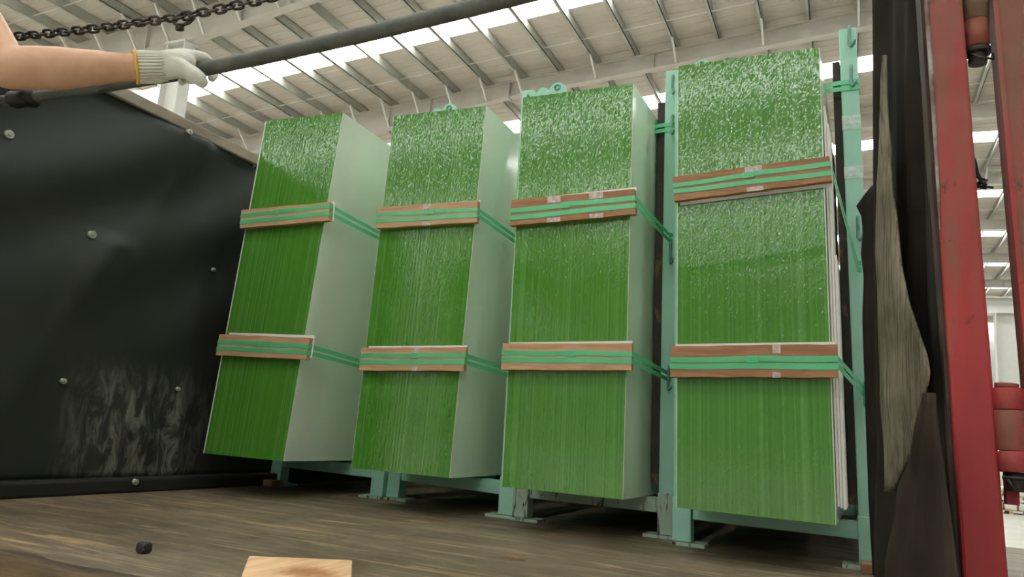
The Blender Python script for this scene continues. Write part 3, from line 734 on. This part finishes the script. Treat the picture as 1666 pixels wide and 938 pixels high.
# frayed canvas hanging in front of it
def cloth(name, outline_l, outline_r, pl, nrm, m, bulge, th=.004, label=None, cat=None, nseg=8, fray=.0):
    """surface between a left and a right edge, both as (x, y) sight points on a known plane, given bulge and thickness"""
    grid = []
    for k in range(len(outline_l)):
        A_, C_ = onplane(*outline_l[k], pl, nrm), onplane(*outline_r[k], pl, nrm); row = []
        for j in range(nseg+1):
            s_ = j/nseg; P = A_.lerp(C_, s_)
            P = P + nrm*(bulge*math.sin(s_*math.pi)*(1+.4*math.sin(s_*17+k*.3)) + fray*noise.noise(P*9))
            row.append(P)
        grid.append(row)
    b = MB(); b.sheet(grid, th); return b.build(name, m, label=label, cat=cat)
def dens(pts, ys):   # piecewise x at the given y
    out = []
    for y in ys:
        for (x0, y0), (x1, y1) in zip(pts, pts[1:]):
            if y0 <= y <= y1: out.append((x0 + (x1-x0)*(y-y0)/(y1-y0), y)); break
    return out
ys = [90 + k*(800-90)/44 for k in range(45)]
L_ = dens([(1440,80),(1437,130),(1431,240),(1425,300),(1426,420),(1431,560),(1436,700),(1441,801)], ys)
R_ = dens([(1443,80),(1445,200),(1450,280),(1459,370),(1468,440),(1478,490),(1495,540),(1508,580),(1511,612),(1500,650),(1492,690),(1480,735),(1458,790),(1452,801)], ys)
pl = CA + cn*.055; 
cloth('torn_canvas', L_, R_, pl, cn, M['canvas'], .006, .004, 'frayed pale canvas strip hanging over the dark curtain', 'canvas', 10, .004)
# lower flap in front, slanting from the pillar down to the rack foot
ys = [640 + k*(1010-640)/24 for k in range(25)]
L_ = dens([(1511,640),(1490,720),(1466,790),(1450,850),(1440,910),(1436,938),(1428,1011)], ys)
R_ = dens([(1524,640),(1545,800),(1566,938),(1576,1011)], ys)
cloth('cloth_flap', L_, R_, CA + cn*.085, cn, M['flap'], .012, .004, 'brown cloth flap slanting down beside the lower red pillar', 'cloth', 10, .012)
# dark ragged flap further back in the gap
ys = [304 + k*(935-304)/40 for k in range(41)]
L_ = dens([(1419,303),(1400,326),(1393,336),(1402,352),(1404,380),(1400,410),(1405,450),(1403,520),(1406,600),(1409,700),(1412,800),(1420,936)], ys)
R_ = dens([(1428,303),(1440,420),(1448,560),(1460,936)], ys)
cloth('rubber_flap', L_, R_, Vector((0, 2.74, 0)), Vector((0,-1,0)), M['curtain'], .012, .008, 'torn black flap in the gap right of the mint post', 'flap', 8, .008)
# dangling dark cord by the pillar
b = MB(); rng = random.Random(3)
c0 = at(1590, 285, 1, PY+.06)
for k in range(7):
    pts = [c0 + Vector((rng.uniform(-.006,.006), 0, 0)) + Vector((rng.uniform(-.002,.006)*q, rng.uniform(-.006,.006), -.007*q)) for q in range(5)]
    b.tube(pts, .0022, 6)
pts = [c0 + Vector((-.016,0,.06)), c0 + Vector((-.004,0,.03)), c0]; b.tube(pts, .0035, 6)
b.build('cord_tassel', M['rubber'], label='frayed black cord tassel hanging right of the large red pillar', cat='cord')

# ================================================================== BEYOND THE TRUCK
b = MB(); yq = 9.0
root = empty('red_machine', at(1402, 700, 1, yq), 'red machine frame seen in the slit right of the mint post', 'machine')
P = at(1394, 392, 1, yq); Q = at(1411, 560, 1, yq); G = -1.05
for k in range(2):
    x = P.x + k*(.36); b = MB(); b.box(x, x+.10, yq, yq+.12, G, P.z - .0 - .1*k); b.build('upright', M['redfar'], root)
for k in range(9):
    z = G + .4 + k*.33
    if z > P.z: break
    b = MB(); b.obox((P.x+.10, yq+.02, z), (.26,0,.10), (0,.07,0), (0,0,.07)); b.build('brace', M['redfar'], root)
def pallet(x, y, z, lab, w_=1.1, d_=.9, tall=1):
    r = empty('pallet_stack', (x, y, z), lab, 'pallet', 'white sacks on pallets across the hall')
    for lv in range(tall):
        zz = z + lv*.42
        for sx in (-.45, 0, .45):
            b = MB(); b.box(x+sx*w_-.05, x+sx*w_+.05, y-d_/2, y+d_/2, zz, zz+.09); b.build('bearer', M['palletwood'], r)
        for q in range(5):
            b = MB(); yy = y-d_/2 + q*d_/5; b.box(x-w_/2, x+w_/2, yy+.01, yy+d_/5-.03, zz+.09, zz+.11); b.build('deck_board', M['palletwood'], r)
        for q in range(3):
            b = MB(); x0 = x-w_/2+q*w_/3
            b.box(x0+.02, x0+w_/3-.02, y-d_/2+.02, y+d_/2-.02, zz+.11, zz+.34+.03*(q % 2)); b.build('sack', M['sack'], r, bevel=.05)
    return r
g0 = at(1636, 836, 2, -1.05); 
pallet(g0.x+.15, g0.y+.5, -1.05, 'white sacks on two stacked pallets on the hall floor, near the red pillar', tall=2)
pallet(g0.x+1.45, g0.y-.6, -1.05, 'white sacks on two stacked pallets at the right picture edge', tall=2)
pallet(g0.x+.6, g0.y+3.6, -1.05, 'taller stack of white sacks on three pallets behind the front ones', tall=3)

# ================================================================== OVERHEAD BAR, CHAIN
def dbar(x): return 1/(0.455 + (0.61-.455)*(x/830))
BARP = [(-160,190),(0,164),(60,156),(150,143),(300,118),(420,94),(600,54),(780,10),(1000,-46),(1600,-205)]
pts = []
def bar_y(x):
    for (x0,y0),(x1,y1) in zip(BARP, BARP[1:]):
        if x0 <= x <= x1: return y0 + (y1-y0)*(x-x0)/(x1-x0)
bar = [dep(x, y, dbar(x)) for x, y in BARP]
rs = [ .0150 ]*3 + [.0160] + [.0185]*6
b = MB(); b.tube(bar, rs, 16)
bo = b.build('steel_bar', M['bar'], label='long dark grey steel bar held by the gloved hand across the top', cat='bar')
c0 = dep(38, 160, dbar(38)); ax = (bar[3]-bar[1]).normalized()
b = MB(); b.tube([c0 - ax*.055, c0 - ax*.035, c0 + ax*.0, c0 + ax*.028, c0 + ax*.05], [.017, .030, .027, .034, .018], 14, sq=.8); b.tube([c0 + ax*(.05*math.cos(a)-.01) + UA*(.028 + .016*math.sin(a)) for a in [k*math.pi/6 for k in range(12)]], .006, 8, closed=True)
b.build('knotted_collar', M['dark_steel'], bo)
CH = [(-30,66),(0,62),(60,56),(140,48),(215,38),(290,28),(360,14),(430,-2),(520,-26),(900,-120)]
def dch(x): return 2.02 - .30*(x/420)
dense = []
for (x0,y0),(x1,y1) in zip(CH, CH[1:]):
    for k in range(20): 
        s_ = k/20; x = x0+(x1-x0)*s_; dense.append(dep(x, y0+(y1-y0)*s_, dch(x)))
chain = empty('steel_chain', dense[len(dense)//2], 'dark oily link chain stretched above the worker\'s arm', 'chain')
PITCH, LW, LR = .0250, .0090, .0034
acc = 0; last = dense[0]; k = 0; n_l = 0
proto = {}
i = 1; pos = last.copy()
while i < len(dense):
    d_ = (dense[i]-pos).length
    if d_ < PITCH: pos_next = dense[i]; i += 1; 
    if d_ >= PITCH:
        t = (dense[i]-pos).normalized(); c = pos + t*PITCH/2
        side = t.cross(Vector((0,0,1))).normalized(); upv = side.cross(t)
        ang = (math.radians(35) if n_l % 2 else math.radians(125)) + .25*math.sin(n_l*1.7)
        u = side*math.cos(ang) + upv*math.sin(ang)
        hl = PITCH*.5 - .0015; ring = []
        for q in range(7): a = -math.pi/2 + math.pi*q/6; ring.append(c + t*(hl*.72 + LW*math.cos(a)) + u*(LW*math.sin(a)))
        for q in range(7): a = math.pi/2 + math.pi*q/6; ring.append(c + t*(-hl*.72 + LW*math.cos(a)) + u*(LW*math.sin(a)))
        b = MB(); b.tube(ring, LR, 7, closed=True); b.build('link', M['chainm'], chain)
        pos = pos + t*PITCH; n_l += 1
# shackle hanging from it
c0 = dep(292, 34, dch(292)); b = MB()
b.tube([c0 + RA*(-.016) + UA*.004, c0 + RA*-.012 - UA*.006, c0 - UA*.012, c0 + RA*.022 - UA*.004, c0 + RA*.034 + UA*.006, c0 + RA*.020 + UA*.016, c0 + RA*.0 + UA*.014], .0042, 8, closed=True)
for q in range(3): b.tube([c0 + RA*(.008*math.cos(a)) + FA*(.008*math.sin(a)) - UA*(.010 + q*.005) for a in [m_*math.pi/5 for m_ in range(10)]], .0025, 6, closed=True)
b.build('wire_shackle', M['chainm'], chain)

# ================================================================== THE WORKER
def capsules(chains, seg=14):
    """union-ready closed tubes with round ends; chains: list of (points, radii[, squash])"""
    b = MB()
    for ch in chains:
        pts = [Vector(p) for p in ch[0]]; rr = list(ch[1])
        fine = []; fr_ = []
        def cr(p0, p1, p2, p3, t): return .5*((2*p1) + (p2-p0)*t + (2*p0-5*p1+4*p2-p3)*t*t + (3*p1-p0-3*p2+p3)*t**3)
        m = len(pts)
        for i in range(m-1):
            p0, p1, p2, p3 = pts[max(i-1,0)], pts[i], pts[i+1], pts[min(i+2,m-1)]
            for k in range(6):
                t = k/6; fine.append(cr(p0,p1,p2,p3,t)); fr_.append(rr[i]+(rr[i+1]-rr[i])*(t*t*(3-2*t)))
        fine.append(pts[-1]); fr_.append(rr[-1])
        t0 = (fine[1]-fine[0]).normalized(); t1 = (fine[-1]-fine[-2]).normalized()
        A = [(fine[0] - t0*fr_[0]*math.cos(a), fr_[0]*max(math.sin(a), .05)) for a in (0.05, .5, 1.0)]
        Z = [(fine[-1] + t1*fr_[-1]*math.cos(a), fr_[-1]*max(math.sin(a), .05)) for a in (1.0, .5, .05)]
        P = [a[0] for a in A] + fine + [z[0] for z in Z]; R_ = [a[1] for a in A] + fr_ + [z[1] for z in Z]
        b.tube(P, R_, seg, sq=ch[2] if len(ch) > 2 else 1.0)
    return b
def fuse(b, name, m, parent, voxel, smooth=6, **k):
    o = b.build(name, m, parent)
    r = o.modifiers.new('remesh', 'REMESH'); r.mode = 'VOXEL'; r.voxel_size = voxel; r.use_smooth_shade = True
    s = o.modifiers.new('smooth', 'SMOOTH'); s.factor = .5; s.iterations = smooth
    return tag(o, **k)
SHP = at(-105, -60, 1, .98)
HX, HY = SHP.x - .20, .98
man = empty('person', (HX, HY, 0), 'worker reaching in from the left, bare forearm, white knitted glove gripping the steel bar', 'person')
wrist = dep(222, 109, 1.86); elbow = dep(14, 112, 1.75); palm0 = dep(262, 108, 1.88)
sh = Vector(SHP); shr = Vector((HX-.20, HY+.02, SHP.z))
V = Vector
k_ = 1.86/F_PX   # metres per picture dot at the arm
bodyc = [
 ([V((HX,HY,.93)), V((HX,HY,1.08)), V((HX,HY,1.25)), V((HX,HY,1.38))], [.135,.125,.15,.12]),
 ([V((HX-.10,HY,1.38)), V((HX+.10,HY,1.38))], [.075,.075]),
 ([sh, V((HX+.06,HY,1.36))], [.062,.09]), ([shr, V((HX-.06,HY,1.36))], [.062,.09]),
 ([V((HX,HY,1.40)), V((HX,HY-.01,1.52))], [.058,.054]),
 ([V((HX,HY-.02,1.56)), V((HX,HY-.015,1.64))], [.072,.088]),
 ([V((HX,HY-.045,1.55)), V((HX,HY-.05,1.58))], [.055,.06]),
 ([V((HX,HY-.105,1.615)), V((HX,HY-.122,1.592))], [.010,.014]),
 ([V((HX-.086,HY-.01,1.60)), V((HX-.088,HY-.005,1.63))], [.014,.017]), ([V((HX+.086,HY-.01,1.60)), V((HX+.088,HY-.005,1.63))], [.014,.017]),
 ([V((HX-.022,HY-.100,1.553)), V((HX+.022,HY-.100,1.553))], [.010,.010]),
 # near arm: shoulder, elbow, forearm to wrist
 ([sh, sh.lerp(elbow,.5)+V((.0,.0,.01)), elbow], [.060,.052,.045]),
 ([elbow, elbow.lerp(wrist,.16)+UA*.002, elbow.lerp(wrist,.38), elbow.lerp(wrist,.62), elbow.lerp(wrist,.85)-UA*.0, wrist, palm0], [.047,.0505,.050,.043,.0355,.033,.028]),
 # other arm hanging
 ([shr, V((HX-.25,HY+.03,1.15)), V((HX-.25,HY-.03,.93)), V((HX-.24,HY-.05,.84))], [.06,.048,.034,.03]),
 ([V((HX-.24,HY-.05,.83)), V((HX-.235,HY-.06,.74))], [.032,.02], .6),
]
for fx in range(4): bodyc.append(([V((HX-.235+.0,HY-.09+fx*.02,.76)), V((HX-.23,HY-.09+fx*.019,.70)), V((HX-.215,HY-.085+fx*.017,.665))], [.010,.009,.008]))
bodyc.append(([V((HX-.235,HY-.085,.82)), V((HX-.225,HY-.115,.775)), V((HX-.22,HY-.115,.745))], [.012,.011,.009]))
for sg in (-1, 1): bodyc.append(([V((HX+sg*.085,HY,.92)), V((HX+sg*.10,HY,.70)), V((HX+sg*.11,HY-.01,.49)), V((HX+sg*.115,HY+.02,.30)), V((HX+sg*.115,HY+.02,.10))], [.10,.082,.058,.055,.040]))
for sg in (-1, 1): bodyc.append(([V((HX+sg*.115,HY+.03,.05)), V((HX+sg*.125,HY-.14,.035))], [.036,.03]))
body = fuse(capsules(bodyc, 16), 'body', M['skin'], man, .0075, 8)
fuse(capsules([([V((HX,HY,.93)), V((HX,HY,1.08)), V((HX,HY,1.25)), V((HX,HY,1.38))], [.15,.14,.165,.135]), ([sh, V((HX+.06,HY,1.36))], [.078,.10]), ([shr, V((HX-.06,HY,1.36))], [.078,.10]),
   ([sh, sh.lerp(elbow,.35)], [.078,.074]), ([shr, V((HX-.24,HY+.02,1.27))], [.077,.07])]), 'shirt', M['shirt'], man, .012, 4)
fuse(capsules([([V((HX,HY,.98)), V((HX,HY,.88))], [.15,.15])] + [([V((HX+sg*.085,HY,.92)), V((HX+sg*.10,HY,.70)), V((HX+sg*.11,HY-.01,.49)), V((HX+sg*.115,HY+.02,.30)), V((HX+sg*.115,HY+.02,.13))], [.115,.098,.078,.075,.068]) for sg in (-1,1)]), 'trousers', M['trousers'], man, .012, 4)
for sg in (-1, 1): fuse(capsules([([V((HX+sg*.115,HY+.03,.05)), V((HX+sg*.125,HY-.16,.042))], [.046,.040])]), 'shoe', M['shoe'], man, .008, 4)
fuse(capsules([([V((HX,HY+.01,1.645)), V((HX,HY-.03,1.675))], [.098,.085]), ([V((HX,HY+.035,1.60)), V((HX,HY+.03,1.64))], [.075,.085])]), 'hair', M['hair'], man, .01, 4)
for sg in (-1, 1):
    b = MB(); bmx = bmesh.new(); bmesh.ops.create_uvsphere(bmx, u_segments=12, v_segments=8, radius=.012)
    c = V((HX+sg*.034, HY-.098, 1.607)); b.add([c + v.co for v in bmx.verts], [[v.index for v in f.verts] for f in bmx.faces], True); bmx.free(); b.build('eye', M['foam'], man)
# glove: cuff, palm and five fingers closed over the bar
def hp(x, y, dd=0.0): return dep(x, y, 1.86 + dd + (x-222)*.00065)
gl = [
 ([hp(243,108), hp(252,108), hp(262,107), hp(272,107)], [.0365,.0365,.0360,.0350]),           # cuff
 ([hp(262,107), hp(282,104), hp(298,103)], [.036,.036,.030]),                                   # palm and back of hand
 ([hp(290,96,.03), hp(306,98,.045)], [.026,.022]),
 # index over the top of the bar, its tip curling down behind
 ([hp(290,94,.0), hp(312,92,.012), hp(331,95,.035), hp(343,107,.052), hp(347,120,.048), hp(344,127,.036)], [.020,.0175,.0155,.0140,.0125,.011]),
 # middle, ring and little finger behind it, wrapped further down
 ([hp(284,92,.03), hp(304,90,.045), hp(320,97,.068), hp(328,113,.070), hp(327,126,.05)], [.020,.0170,.0150,.0135,.0115]),
 ([hp(276,92,.045), hp(292,92,.062), hp(306,102,.080), hp(312,118,.074), hp(311,131,.052)], [.019,.0160,.0145,.0130,.011]),
 ([hp(268,94,.05), hp(280,97,.066), hp(291,108,.078), hp(296,122,.07), hp(295,133,.05)], [.017,.0145,.0130,.0120,.010]),
 # thumb on the near side, angled down along the bar
 ([hp(258,110,.006), hp(286,110,-.024), hp(307,117,-.042), hp(321,126,-.046), hp(327,132,-.042)], [.030,.0250,.0205,.0190,.0165]),
]
glove = fuse(capsules(gl, 14), 'glove', M['glove'], man, .0036, 5, label='white knitted cotton glove')
# ribs of the cuff and the yellow hem
ca, cb = hp(220,109), hp(256,109); cax = (cb-ca).normalized(); cu = cax.cross(Vector((0,0,1))).normalized(); cv = cu.cross(cax)
rb = MB()
for k in range(30):
    a = 2*math.pi*k/30; dr = cu*math.cos(a) + cv*math.sin(a)
    rb.tube([ca + dr*.0368, ca.lerp(cb,.5) + dr*.0365, cb + dr*.0362, hp(270,108) + dr*.0345], [.0030,.0030,.0026,.0010], 6)
rb.tube([ca, ca.lerp(cb,.5), cb], [.0362,.0360,.0355], 28); rb.build('cuff', M['glove'], glove)
hm = MB(); hm.tube([hp(220,109) + (cu*math.cos(a) + cv*math.sin(a))*.0385 for a in [2*math.pi*k/28 for k in range(28)]], .0036, 8, closed=True); hm.build('hem', M['yellow'], glove, label='yellow stitched hem')
